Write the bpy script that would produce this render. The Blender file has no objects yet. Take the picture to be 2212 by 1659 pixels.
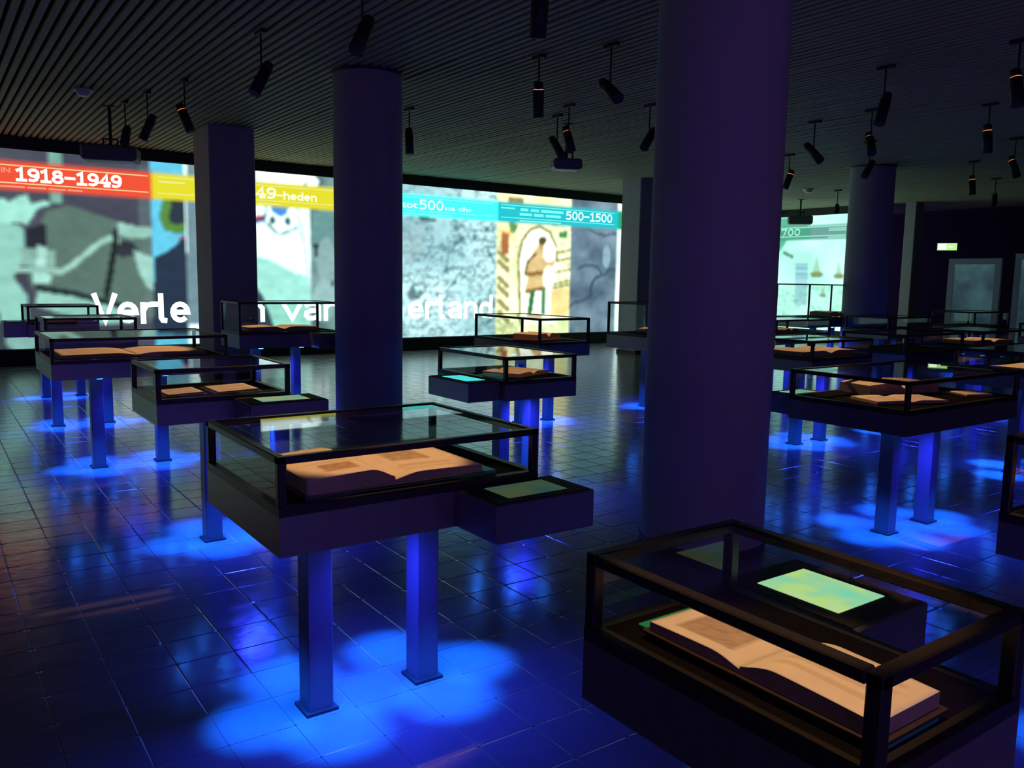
import bpy, bmesh, math, random
import numpy as np
from mathutils import Vector, Matrix
random.seed(7); rng = np.random.default_rng(7)
S = bpy.context.scene
C = S.collection

# ------------------------------------------------------------------ camera
F_PX, CX, CY, CAM_H = 1790.0, 1106.0, 829.5, 1.6
_p, _r = math.radians(7.15), math.radians(0.95)
fw = np.array([0, math.cos(_p), -math.sin(_p)]); rt0 = np.array([1.0, 0, 0]); up0 = np.cross(rt0, fw)
rt = rt0*math.cos(_r) + up0*math.sin(_r); up = up0*math.cos(_r) - rt0*math.sin(_r)
_yaw = math.radians(-35.461947887576834)
_R = np.array([[math.cos(_yaw), -math.sin(_yaw), 0], [math.sin(_yaw), math.cos(_yaw), 0], [0, 0, 1]])
FW, RT, UP = _R@fw, _R@rt, _R@up
EYE = np.array([0, 0, CAM_H])
cam_d = bpy.data.cameras.new('camera'); cam = bpy.data.objects.new('camera', cam_d); C.objects.link(cam)
cam_d.sensor_fit = 'HORIZONTAL'; cam_d.sensor_width = 36; cam_d.lens = 36*F_PX/2212
cam_d.clip_start = 0.02; cam_d.clip_end = 200
cam.matrix_world = Matrix(((RT[0], UP[0], -FW[0], 0), (RT[1], UP[1], -FW[1], 0), (RT[2], UP[2], -FW[2], CAM_H), (0, 0, 0, 1)))
S.camera = cam

# ------------------------------------------------------------------ world, exposure
W = bpy.data.worlds.new('world'); S.world = W; W.use_nodes = True
W.node_tree.nodes['Background'].inputs[0].default_value = (0.36, 0.19, 1.0, 1)
W.node_tree.nodes['Background'].inputs[1].default_value = 0.85
S.view_settings.view_transform = 'Standard'; S.view_settings.look = 'None'
S.view_settings.exposure = 0.0; S.view_settings.gamma = 1.0; S.view_settings.use_curve_mapping = False
try:
    S.cycles.use_denoising = True
    S.cycles.max_bounces = 6; S.cycles.diffuse_bounces = 3; S.cycles.glossy_bounces = 4; S.cycles.transparent_max_bounces = 20
    S.cycles.use_adaptive_sampling = True; S.cycles.adaptive_threshold = 0.05
    S.cycles.sample_clamp_indirect = 4.0
    S.cycles.caustics_reflective = False; S.cycles.caustics_refractive = False
except Exception: pass

LED_W, LED_COL = 260.0, (0.004, 0.11, 1.0)       # blue lamps under every display case
SPOT_W, SPOT_COL = 210.0, (1.0, 0.50, 0.22)      # warm gallery spotlights
SCREEN = 1.0                                     # brightness of the projections

# ------------------------------------------------------------------ survey: a photo sight line meets a plane of the room
def _ray(px, py): return FW + RT*(px-CX)/F_PX - UP*(py-CY)/F_PX
def at_z(px, py, z):
    d = _ray(px, py); return EYE + d*((z-CAM_H)/d[2])
def at_y(px, py, y):
    d = _ray(px, py); return EYE + d*(y/d[1])
def at_x(px, py, x):
    d = _ray(px, py); return EYE + d*(x/d[0])

# ------------------------------------------------------------------ materials
def srgb(r, g, b):
    f = lambda c: (c/255/12.92) if c/255 <= 0.04045 else ((c/255+0.055)/1.055)**2.4
    return (f(r), f(g), f(b))
def new_mat(name):
    m = bpy.data.materials.new(name); m.use_nodes = True
    nt = m.node_tree; nt.nodes.clear()
    return m, nt, nt.nodes, nt.links
def pbr(name, col, rough=0.5, metal=0.0, noise=0.0, nscale=20.0, bump=0.0, spec=0.5, coat=0.0, bscale=None):
    m, nt, N, L = new_mat(name)
    o = N.new('ShaderNodeOutputMaterial'); b = N.new('ShaderNodeBsdfPrincipled'); L.new(b.outputs[0], o.inputs[0])
    b.inputs['Base Color'].default_value = (*col, 1); b.inputs['Roughness'].default_value = rough
    b.inputs['Metallic'].default_value = metal; b.inputs['Specular IOR Level'].default_value = spec
    b.inputs['Coat Weight'].default_value = coat
    if noise or bump:
        tc = N.new('ShaderNodeTexCoord'); nz = N.new('ShaderNodeTexNoise'); nz.inputs['Scale'].default_value = nscale
        nz.inputs['Detail'].default_value = 4; L.new(tc.outputs['Object'], nz.inputs['Vector'])
    if noise:
        mr = N.new('ShaderNodeMapRange'); mr.inputs[3].default_value = 1-noise; mr.inputs[4].default_value = 1+noise
        L.new(nz.outputs[0], mr.inputs[0])
        mx = N.new('ShaderNodeVectorMath'); mx.operation = 'SCALE'; mx.inputs[0].default_value = col
        L.new(mr.outputs[0], mx.inputs['Scale']); L.new(mx.outputs[0], b.inputs['Base Color'])
    if bump:
        bp = N.new('ShaderNodeBump'); bp.inputs['Strength'].default_value = bump; bp.inputs['Distance'].default_value = 0.01
        L.new(nz.outputs[0], bp.inputs['Height']); L.new(bp.outputs[0], b.inputs['Normal'])
    return m
def emit(name, col, strength):
    m, nt, N, L = new_mat(name)
    o = N.new('ShaderNodeOutputMaterial'); e = N.new('ShaderNodeEmission'); L.new(e.outputs[0], o.inputs[0])
    e.inputs[0].default_value = (*col, 1); e.inputs[1].default_value = strength
    return m
def emit_attr(name, attr, strength):
    m, nt, N, L = new_mat(name)
    o = N.new('ShaderNodeOutputMaterial'); e = N.new('ShaderNodeEmission'); L.new(e.outputs[0], o.inputs[0])
    a = N.new('ShaderNodeAttribute'); a.attribute_name = attr; L.new(a.outputs['Color'], e.inputs[0])
    e.inputs[1].default_value = strength
    return m
def glass_mat(name, tint=(0.93, 0.97, 0.95), ior=1.5):
    m, nt, N, L = new_mat(name)
    o = N.new('ShaderNodeOutputMaterial'); mix = N.new('ShaderNodeMixShader'); fr = N.new('ShaderNodeFresnel')
    t = N.new('ShaderNodeBsdfTransparent'); g = N.new('ShaderNodeBsdfGlossy')
    fr.inputs[0].default_value = ior; t.inputs[0].default_value = (*tint, 1); g.inputs['Roughness'].default_value = 0.015
    geo = N.new('ShaderNodeNewGeometry'); mr = N.new('ShaderNodeMapRange'); mr.inputs[3].default_value = ior; mr.inputs[4].default_value = 1/ior
    L.new(geo.outputs['Backfacing'], mr.inputs[0]); L.new(mr.outputs[0], fr.inputs[0])   # the same reflection from both sides of the pane
    L.new(fr.outputs[0], mix.inputs[0]); L.new(t.outputs[0], mix.inputs[1]); L.new(g.outputs[0], mix.inputs[2]); L.new(mix.outputs[0], o.inputs[0])
    return m
def monitor_mat(col, st):
    # a glowing screen with a soft multicoloured picture
    m, nt, N, L = new_mat('monitor_picture')
    o = N.new('ShaderNodeOutputMaterial'); e = N.new('ShaderNodeEmission'); L.new(e.outputs[0], o.inputs[0]); e.inputs[1].default_value = st
    tc = N.new('ShaderNodeTexCoord'); nz = N.new('ShaderNodeTexNoise'); nz.inputs['Scale'].default_value = 9; nz.inputs['Detail'].default_value = 1.5; L.new(tc.outputs['Object'], nz.inputs['Vector'])
    cr = N.new('ShaderNodeValToRGB'); el = cr.color_ramp.elements
    c = lambda r, g, b: (*srgb(min(255, col[0]*r), min(255, col[1]*g), min(255, col[2]*b)), 1)
    el[0].position = 0.30; el[0].color = c(0.72, 1.02, 1.12); el[1].position = 0.72; el[1].color = c(1.22, 1.0, 1.02)
    x = el.new(0.45); x.color = c(1, 1, 1); x = el.new(0.58); x.color = c(1.18, 1.04, 0.82)
    L.new(nz.outputs[0], cr.inputs[0]); L.new(cr.outputs[0], e.inputs[0])
    return m
def tile_mat():
    m, nt, N, L = new_mat('polished_dark_tile')
    o = N.new('ShaderNodeOutputMaterial'); b = N.new('ShaderNodeBsdfPrincipled'); L.new(b.outputs[0], o.inputs[0])
    geo = N.new('ShaderNodeNewGeometry')
    nz = N.new('ShaderNodeTexNoise'); nz.inputs['Scale'].default_value = 3.0; nz.inputs['Detail'].default_value = 6
    L.new(geo.outputs['Position'], nz.inputs['Vector'])
    cr = N.new('ShaderNodeValToRGB'); cr.color_ramp.elements[0].position = 0.3; cr.color_ramp.elements[1].position = 0.75
    cr.color_ramp.elements[0].color = (0.12, 0.12, 0.125, 1); cr.color_ramp.elements[1].color = (0.16, 0.155, 0.15, 1)
    L.new(nz.outputs[0], cr.inputs[0]); L.new(cr.outputs[0], b.inputs['Base Color'])
    n2 = N.new('ShaderNodeTexNoise'); n2.inputs['Scale'].default_value = 9.0; L.new(geo.outputs['Position'], n2.inputs['Vector'])
    mr = N.new('ShaderNodeMapRange'); mr.inputs[3].default_value = 0.12; mr.inputs[4].default_value = 0.24
    L.new(n2.outputs[0], mr.inputs[0]); L.new(mr.outputs[0], b.inputs['Roughness'])
    b.inputs['Specular IOR Level'].default_value = 0.85
    n3 = N.new('ShaderNodeTexNoise'); n3.inputs['Scale'].default_value = 14.0; L.new(geo.outputs['Position'], n3.inputs['Vector'])
    bp = N.new('ShaderNodeBump'); bp.inputs['Strength'].default_value = 0.10; bp.inputs['Distance'].default_value = 0.01
    L.new(n3.outputs[0], bp.inputs['Height']); L.new(bp.outputs[0], b.inputs['Normal'])
    return m
def paper_mat(name, col):
    m, nt, N, L = new_mat(name)
    o = N.new('ShaderNodeOutputMaterial'); b = N.new('ShaderNodeBsdfPrincipled'); L.new(b.outputs[0], o.inputs[0])
    a = N.new('ShaderNodeAttribute'); a.attribute_name = 'tint'
    tc = N.new('ShaderNodeTexCoord'); nz = N.new('ShaderNodeTexNoise'); nz.inputs['Scale'].default_value = 25
    L.new(tc.outputs['Object'], nz.inputs['Vector'])
    mr = N.new('ShaderNodeMapRange'); mr.inputs[3].default_value = 0.88; mr.inputs[4].default_value = 1.08; L.new(nz.outputs[0], mr.inputs[0])
    v = N.new('ShaderNodeVectorMath'); v.operation = 'MULTIPLY'; v.inputs[0].default_value = col; L.new(a.outputs['Color'], v.inputs[1])
    v2 = N.new('ShaderNodeVectorMath'); v2.operation = 'SCALE'; L.new(v.outputs[0], v2.inputs[0]); L.new(mr.outputs[0], v2.inputs['Scale'])
    L.new(v2.outputs[0], b.inputs['Base Color']); b.inputs['Roughness'].default_value = 0.8; b.inputs['Specular IOR Level'].default_value = 0.15
    return m

M = dict(
    tile=tile_mat(),
    grout=pbr('dark_grout', (0.09, 0.09, 0.095), 0.6),
    slat=pbr('ceiling_slat', (0.25, 0.245, 0.165), 0.7, spec=0.12, noise=0.15, nscale=2.0),
    void=pbr('ceiling_void', (0.010, 0.010, 0.011), 0.9),
    black=pbr('black_paint', (0.008, 0.008, 0.009), 0.7),
    darkwall=pbr('dark_wall_paint', (0.018, 0.018, 0.020), 0.85, noise=0.2, nscale=1.5),
    plaster=pbr('grey_plaster', (0.30, 0.28, 0.30), 0.85, noise=0.06, nscale=5.0, bump=0.05),
    metal=pbr('dark_bronze_metal', (0.20, 0.19, 0.20), 0.36, metal=0.65, noise=0.1, nscale=30.0, spec=0.45),
    frame=pbr('black_frame_metal', (0.035, 0.033, 0.034), 0.36, metal=0.5, spec=0.3),
    leg=pbr('painted_steel_leg', (0.09, 0.08, 0.10), 0.40, spec=0.5),
    bed=pbr('black_fabric_bed', (0.006, 0.005, 0.005), 0.95, spec=0.02, noise=0.2, nscale=90.0),
    glass=glass_mat('case_glass'),
    led=emit('blue_led', (0.02, 0.16, 1.0), 30.0),
    paper=paper_mat('old_paper', (0.78, 0.66, 0.52)),
    paper2=paper_mat('pale_paper', (0.80, 0.72, 0.62)),
    edge=pbr('paper_edge', (0.42, 0.28, 0.17), 0.85, noise=0.25, nscale=60.0),
    leather=pbr('dark_leather', (0.03, 0.016, 0.010), 0.55, noise=0.3, nscale=40.0),
    redleather=pbr('red_leather', (0.42, 0.09, 0.05), 0.55, noise=0.2, nscale=40.0),
    acrylic=pbr('green_acrylic', (0.03, 0.36, 0.25), 0.25, spec=0.6),
    orange=emit('lamp_glow_slot', (1.0, 0.25, 0.06), 1.1),
    lens=emit('projector_lens', (0.75, 0.9, 1.0), 3.0),
    white=pbr('white_plastic', (0.55, 0.57, 0.57), 0.5),
    grey=pbr('grey_plastic', (0.10, 0.105, 0.105), 0.5),
    exit=emit('exit_sign_face', (0.40, 0.85, 0.22), 1.3),
    exitw=emit('exit_sign_pictogram', (0.9, 1.0, 0.75), 1.6),
)

# ------------------------------------------------------------------ helpers
def tag(o, label=None, cat=None, group=None, kind=None):
    if label: o['label'] = label
    if cat: o['category'] = cat
    if group: o['group'] = group
    if kind: o['kind'] = kind
    return o
def empty(name, loc, label, cat, group=None):
    o = bpy.data.objects.new(name, None); C.objects.link(o); o.location = loc; o.empty_display_size = 0.1
    return tag(o, label, cat, group)
def link_mesh(name, me, parent=None, loc=(0, 0, 0)):
    o = bpy.data.objects.new(name, me); C.objects.link(o); o.location = loc
    if parent: o.parent = parent
    return o
def bm_obj(name, bm, mat, parent=None, loc=(0, 0, 0), smooth=False):
    me = bpy.data.meshes.new(name); bm.normal_update(); bm.to_mesh(me); bm.free()
    for m in (mat if isinstance(mat, (list, tuple)) else [mat]): me.materials.append(m)
    if smooth:
        for p in me.polygons: p.use_smooth = True
    return link_mesh(name, me, parent, loc)
def add_box(bm, lo, hi, bev=0.0, mi=0):
    r = bmesh.ops.create_cube(bm, size=1.0)
    vs = r['verts']
    for v in vs:
        v.co = Vector([lo[i] + (v.co[i]+0.5)*(hi[i]-lo[i]) for i in range(3)])
    fs = set(f for v in vs for f in v.link_faces)
    for f in fs: f.material_index = mi
    if bev > 0:
        es = list(set(e for v in vs for e in v.link_edges))
        bmesh.ops.bevel(bm, geom=es, offset=bev, segments=1, affect='EDGES', profile=0.5)
def boxes(name, lst, mat, parent=None, bev=0.0, loc=(0, 0, 0)):
    bm = bmesh.new()
    for lo, hi in lst: add_box(bm, lo, hi, bev)
    return bm_obj(name, bm, mat, parent, loc)
def cyl(bm, p0, p1, r0, r1=None, seg=20, caps=True):
    r1 = r0 if r1 is None else r1
    p0, p1 = Vector(p0), Vector(p1); d = (p1-p0)
    q = d.to_track_quat('Z', 'Y').to_matrix().to_4x4()
    a, b = [], []
    for i in range(seg):
        t = 2*math.pi*i/seg
        a.append(bm.verts.new(p0 + q@Vector((r0*math.cos(t), r0*math.sin(t), 0))))
        b.append(bm.verts.new(p1 + q@Vector((r1*math.cos(t), r1*math.sin(t), 0))))
    for i in range(seg):
        f = bm.faces.new((a[i], a[(i+1) % seg], b[(i+1) % seg], b[i])); f.smooth = True
    if caps:
        bm.faces.new(list(reversed(a))); bm.faces.new(b)
def cyl_obj(name, p0, p1, r0, mat, parent=None, r1=None, seg=20, loc=(0, 0, 0)):
    bm = bmesh.new(); cyl(bm, p0, p1, r0, r1, seg); return bm_obj(name, bm, mat, parent, loc)
def aim_matrix(pos, target):
    return (Vector(target)-Vector(pos)).to_track_quat('-Z', 'Y').to_euler()
def spot_light(pos, target, power, col, size_deg, blend, radius, parent=None, name='lamp_light'):
    ld = bpy.data.lights.new(name, 'SPOT'); ld.energy = power; ld.color = col
    ld.spot_size = math.radians(size_deg); ld.spot_blend = blend; ld.shadow_soft_size = radius
    o = bpy.data.objects.new(name, ld); C.objects.link(o)
    o.location = pos; o.rotation_euler = aim_matrix(pos, target)
    if parent:
        o.parent = parent; o.matrix_parent_inverse = Matrix.Translation(parent.location).inverted()
    return o

# ================================================================== SETTING
CEIL = 3.85
YB = 16.48          # plane of the long projection wall
XR = 21.7           # plane of the projection wall on the right
# ---- floor: square polished tiles with eased edges
TP_X, TP_Y, OX, OY = 0.2362, 0.2397, 1.716, 2.722
fl = boxes('floor', [((-6, -5, -0.06), (28, 18, -0.006))], M['grout']); tag(fl, kind='structure')
def tile_arrays(w, d, e=0.0045, h=0.0012, g=0.0006, c=0.012):
    # eased top, rounded corners
    X, Y = w/2-g, d/2-g
    def ring(x, y, cc, z): return [(-x+cc, -y, z), (x-cc, -y, z), (x, -y+cc, z), (x, y-cc, z), (x-cc, y, z), (-x+cc, y, z), (-x, y-cc, z), (-x, -y+cc, z)]
    v = ring(X-e, Y-e, c, 0.0) + ring(X, Y, c*0.4, -h) + ring(X, Y, c*0.4, -0.02)
    f = [tuple(range(8))]
    for k in (0, 8):
        for i in range(8):
            j = (i+1) % 8; f.append((k+8+i, k+8+j, k+j, k+i))
    return v, f
tv, tf = tile_arrays(TP_X, TP_Y)
tile_me = bpy.data.meshes.new('tile'); tile_me.from_pydata(tv, [], tf); tile_me.materials.append(M['tile']); tile_me.update()
cells = []
for i in range(int((-5.8-OX)/TP_X), int((27.5-OX)/TP_X)):
    for j in range(int((-4.8-OY)/TP_Y), int((YB-OY-0.15)/TP_Y)):
        x, y = OX+(i+0.5)*TP_X, OY+(j+0.5)*TP_Y
        q = np.array([x, y, 0.0])-EYE; zc = q@FW
        vis = False; size = 0
        if zc > 0.3:
            u, v = CX+F_PX*(q@RT)/zc, CY-F_PX*(q@UP)/zc
            vis = -60 < u < 2270 and v < 1760
            hidden = u > 1265+max(0, (1190-v))*2 and v > 1330 and u > 1330   # behind the near display case
            size = 1/zc if (vis and not hidden) else 0
        cells.append((size, x, y, random.gauss(0, 0.0016), random.gauss(0, 0.0016)))
cells.sort(key=lambda c: -c[0])
for s, x, y, a, b in cells[:300]:
    o = link_mesh('tile', tile_me, fl, (x, y, 0)); o.rotation_euler = (a, b, 0)
tva = np.array(tv); nv = len(tva); allv, allf = [], []
for k, (s, x, y, a, b) in enumerate(cells[300:]):
    vv = tva.copy(); vv[:, 2] += vv[:, 1]*a - vv[:, 0]*b; vv[:, 0] += x; vv[:, 1] += y
    allv.append(vv); allf += [tuple(i+k*nv for i in f) for f in tf]
me = bpy.data.meshes.new('far_tiles'); me.from_pydata(np.concatenate(allv).tolist(), [], allf); me.materials.append(M['tile'])
o = link_mesh('far_tiles', me, fl); tag(o, kind='stuff')

# ---- ceiling: dark void with long slats running towards the projection wall
ce = boxes('ceiling', [((-6, -5, CEIL+0.09), (28, 18, CEIL+0.2))], M['void']); tag(ce, kind='structure')
bm = bmesh.new(); add_box(bm, (-0.031, -5, CEIL), (0.031, YB+0.2, CEIL+0.05), 0.006)
slat0 = bm_obj('slat', bm, M['slat'], ce, (-5.0, 0, 0))
for i in range(1, 298):
    x = -5.0+i*0.1
    o = link_mesh('slat', slat0.data, ce, (x, 0, random.gauss(0, 0.0025)))

# ---- walls
tag(boxes('wall_back', [((-6, YB+0.10, 0), (XR+0.3, YB+0.30, CEIL+0.1))], M['black']), kind='structure')
tag(boxes('wall_right', [((27.0, -5, 0), (27.2, 17, CEIL+0.1))], M['darkwall']), kind='structure')
tag(boxes('wall_side', [((XR+0.08, 12.9, 0), (XR+0.30, YB+0.1, CEIL+0.1))], M['black']), kind='structure')
tag(boxes('wall_left', [((-6.2, -5, 0), (-6.0, YB+0.3, CEIL+0.1))], M['darkwall']), kind='structure')
tag(boxes('front_light_block', [((4.5, -5.2, 0), (27.2, -5.0, CEIL+0.1))], M['darkwall']), kind='structure')  # unseen, added to keep the violet world light off the right side
tag(boxes('trim_1', [((-6, YB-0.08, 0), (XR+0.05, YB+0.10, 0.275))], M['black']), kind='structure')
tag(boxes('trim_2', [((-6, YB-0.03, 3.645), (XR+0.05, YB+0.10, CEIL+0.02))], M['black']), kind='structure')
tag(boxes('trim_3', [((XR-0.05, 12.9, 0), (XR+0.08, YB-0.08, 0.275))], M['black']), kind='structure')
tag(boxes('trim_4', [((XR-0.03, 12.9, 3.645), (XR+0.08, YB-0.03, CEIL+0.02))], M['black']), kind='structure')

# ---- columns and pillars
def column(px, py, z, r, label):
    p = at_z(px, py, z)
    root = empty('round_column', (p[0], p[1], 0), label, 'column', 'round columns')
    bm = bmesh.new(); cyl(bm, (0, 0, 0.0), (0, 0, CEIL+0.02), r, seg=64, caps=False); bm_obj('shaft', bm, M['plaster'], root)
    bm = bmesh.new(); cyl(bm, (0, 0, 0.0), (0, 0, 0.05), r+0.012, seg=64); bm_obj('base_ring', bm, M['black'], root)
    bm = bmesh.new(); cyl(bm, (0, 0, CEIL-0.03), (0, 0, CEIL+0.03), r+0.012, seg=64); bm_obj('collar', bm, M['black'], root)
    return p
def pillar(x0, x1, y0, y1, label):
    root = empty('square_pillar', ((x0+x1)/2, (y0+y1)/2, 0), label, 'pillar', 'square pillars')
    hx, hy = (x1-x0)/2, (y1-y0)/2
    boxes('shaft', [((-hx, -hy, 0), (hx, hy, CEIL+0.02))], M['plaster'], root, bev=0.015)
    boxes('skirting', [((-hx-0.012, -hy-0.012, 0), (hx+0.012, hy+0.012, 0.08))], M['black'], root)
column(1513, 1168, 0, 0.375, 'big round grey column rising behind the nearest display case')
column(798, 897, 0, 0.385, 'round grey column in front of the yellow timeline band')
column(1887, 360, CEIL, 0.40, 'round column on the right beside the greenish screen')
pillar(3.66, 4.36, 13.1, 13.95, 'square pillar covering the timeline between the red and yellow bands')
pillar(12.9, 13.55, 13.4, 14.0, 'square pillar at the right end of the long screen')
pillar(XR+0.1, XR+0.5, 12.15, 12.45, 'slim bluish pillar just right of the far round column')

# ================================================================== PROJECTIONS
YS = YB
def wz(px, py):
    p = at_y(px, py, YS); return (p[0], p[2])
class Canvas:
    def __init__(s, u0, u1, z0, z1, res):
        s.u0, s.u1, s.z0, s.z1 = u0, u1, z0, z1
        s.nu, s.nz = int(round((u1-u0)/res))+1, int(round((z1-z0)/res))+1
        s.U, s.Z = np.meshgrid(np.linspace(u0, u1, s.nu), np.linspace(z0, z1, s.nz))
        s.A = np.zeros((s.nz, s.nu, 3))
    def mask_poly(s, pts):
        m = np.zeros(s.U.shape, bool); n = len(pts)
        for i in range(n):
            (x1, y1), (x2, y2) = pts[i], pts[(i+1) % n]
            if y1 == y2: continue
            c = ((s.Z >= min(y1, y2)) & (s.Z < max(y1, y2)))
            xi = x1+(s.Z-y1)*(x2-x1)/(y2-y1)
            m ^= c & (s.U < xi)
        return m
    def put(s, m, col, a=1.0):
        m = m.astype(float)[..., None]*a; s.A = s.A*(1-m)+np.array(srgb(*col))*m
    def poly(s, pts, col, a=1.0): s.put(s.mask_poly(pts), col, a)
    def line(s, pts, w, col, a=1.0):
        m = np.zeros(s.U.shape, bool)
        for (x1, y1), (x2, y2) in zip(pts[:-1], pts[1:]):
            dx, dy = x2-x1, y2-y1; L2 = dx*dx+dy*dy+1e-9
            t = np.clip(((s.U-x1)*dx+(s.Z-y1)*dy)/L2, 0, 1)
            m |= ((s.U-x1-t*dx)**2+(s.Z-y1-t*dy)**2) < (w/2)**2
        s.put(m, col, a)
    def ell(s, c, rx, rz, col, a=1.0): s.put((((s.U-c[0])/rx)**2+((s.Z-c[1])/rz)**2) < 1, col, a)
    def band(s, u0, u1): return (s.U >= u0) & (s.U < u1)
    def noise(s, su, sz):
        out = np.zeros(s.U.shape)
        for k, amp in ((1, 1.0), (2, 0.5), (4, 0.25)):
            gu, gz = int((s.u1-s.u0)/su*k)+3, int((s.z1-s.z0)/sz*k)+3
            g = rng.random((gz, gu))
            fu = (s.U-s.u0)/su*k; fz = (s.Z-s.z0)/sz*k
            iu, iz = fu.astype(int), fz.astype(int); fu -= iu; fz -= iz
            fu = fu*fu*(3-2*fu); fz = fz*fz*(3-2*fz)
            out += amp*((g[iz, iu]*(1-fu)+g[iz, iu+1]*fu)*(1-fz)+(g[iz+1, iu]*(1-fu)+g[iz+1, iu+1]*fu)*fz)
        return out/1.75
    def glow(s):
        lum = s.A.max(axis=2, keepdims=True); s.A *= 0.82+0.80*lum**1.5      # the bright parts of the projections burn out
    def blur(s, n):
        for ax in (0, 1):
            k = np.ones(2*n+1)/(2*n+1)
            s.A = np.apply_along_axis(lambda r: np.convolve(np.pad(r, n, 'edge'), k, 'valid'), ax, s.A)
    def mesh(s, name, mat, parent, place, lo, hi):
        """the columns between u=lo and u=hi as one flat panel"""
        us = np.linspace(s.u0, s.u1, s.nu); i0, i1 = int(np.searchsorted(us, lo)), int(np.searchsorted(us, hi))
        i1 = min(i1, s.nu-1); n = i1-i0+1
        U, Z, A = s.U[:, i0:i1+1], s.Z[:, i0:i1+1], s.A[:, i0:i1+1]
        v = [place(u, z) for u, z in zip(U.ravel(), Z.ravel())]
        f = [(r*n+c, r*n+c+1, (r+1)*n+c+1, (r+1)*n+c) for r in range(s.nz-1) for c in range(n-1)]
        me = bpy.data.meshes.new(name); me.from_pydata(v, [], f); me.materials.append(mat)
        at = me.color_attributes.new('picture', 'FLOAT_COLOR', 'POINT')
        buf = np.ones((s.nz*n, 4)); buf[:, :3] = A.reshape(-1, 3); at.data.foreach_set('color', buf.ravel().astype(np.float32))
        return link_mesh(name, me, parent)

pic = emit_attr('projected_picture', 'picture', SCREEN)
Z0, Z1 = 0.285, 3.64
cv = Canvas(-5.9, XR-0.03, Z0, Z1, 0.03)
P = lambda *pts: [wz(*p) for p in pts]
ux = lambda px, py=560: wz(px, py)[0]
b1, b2, b2b, b3, b4, b5, b6 = ux(330), ux(404), ux(672), ux(800), ux(1071), ux(1233), ux(1331)
n_f = cv.noise(0.25, 0.12); n_m = cv.noise(0.6, 0.5); n_c = cv.noise(1.4, 1.0); n_h = cv.noise(0.5, 0.07)
def wash(u0, u1, c0, c1, n):
    m = cv.band(u0, u1); t = np.clip(n*1.6-0.3, 0, 1)[..., None]
    cv.A = np.where(m[..., None], np.array(srgb(*c0))*(1-t)+np.array(srgb(*c1))*t, cv.A)
# panel 1: black-and-white photograph of people pasting a large sheet
wash(-5.9, b1, (66, 68, 86), (88, 92, 106), n_c)
cv.poly(P((100, 455), (150, 443), (255, 478), (258, 498), (335, 490), (338, 690), (225, 668), (80, 640), (60, 600), (62, 540)), (98, 126, 116))
cv.poly(P((105, 322), (135, 324), (135, 440), (108, 440)), (120, 172, 158))
cv.poly(P((300, 360), (328, 362), (328, 700), (318, 700), (300, 480)), (112, 134, 136), 0.5)
cv.poly(P((-40, 420), (10, 430), (20, 436), (40, 424), (60, 420), (66, 440), (105, 432), (108, 442), (80, 452), (60, 485), (30, 480), (-40, 500)), (150, 212, 196))
cv.poly(P((-60, 480), (40, 484), (54, 500), (50, 560), (30, 600), (60, 640), (62, 740), (10, 740), (-10, 640), (-60, 640)), (138, 196, 182))
cv.poly(P((56, 494), (98, 482), (102, 520), (95, 545), (58, 540)), (48, 50, 62))
cv.poly(P((46, 536), (120, 540), (120, 578), (44, 575)), (134, 178, 166))
cv.poly(P((80, 530), (100, 532), (100, 578), (78, 576)), (160, 208, 194))
cv.line(P((36, 584), (135, 586), (160, 570), (215, 525), (236, 515), (255, 520)), 0.10, (150, 196, 182))
cv.line(P((250, 500), (248, 530), (240, 580), (230, 640)), 0.10, (38, 48, 50))
cv.poly(P((68, 590), (112, 592), (110, 612), (70, 612)), (160, 214, 198))
cv.poly(P((252, 478), (300, 490), (330, 492), (332, 512), (285, 516), (256, 508)), (146, 194, 180))
cv.poly(P((262, 520), (290, 524), (300, 548), (262, 556), (250, 545)), (58, 62, 74))
cv.poly(P((288, 540), (330, 556), (332, 628), (318, 620), (300, 590)), (150, 198, 186))
cv.poly(P((84, 626), (180, 640), (290, 672), (290, 700), (200, 700), (75, 660)), (142, 196, 182))
cv.line(P((82, 622), (160, 634), (272, 664)), 0.10, (40, 56, 56))
cv.poly(P((-60, 690), (64, 700), (72, 770), (-60, 770)), (62, 78, 88))
cv.ell(wz(48, 735), 0.25, 0.2, (130, 178, 170))
cv.poly([(-5.9, Z0), (-1.2, Z0), (-1.2, Z1), (-5.9, Z1)], (120, 156, 150)); cv.poly([(-4.9, Z0), (-2.0, Z0), (-2.2, 2.6), (-4.6, 2.6)], (178, 232, 218))  # unseen pale area, added as a bright reflection for the trays' left faces
# panel 2: blue poster with a dark figure
cv.put(cv.band(b1, b2+0.2), (92, 186, 216))
cv.poly(P((362, 430), (420, 430), (420, 498), (372, 496), (352, 480)), (52, 66, 78))
cv.line(P((362, 430), (354, 470), (362, 490), (385, 495), (420, 485)), 0.16, (92, 146, 70))
cv.poly(P((392, 510), (420, 505), (420, 720), (332, 720), (334, 556), (360, 545), (385, 525)), (48, 62, 84))
cv.line(P((388, 514), (420, 512)), 0.04, (190, 130, 150))
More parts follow.
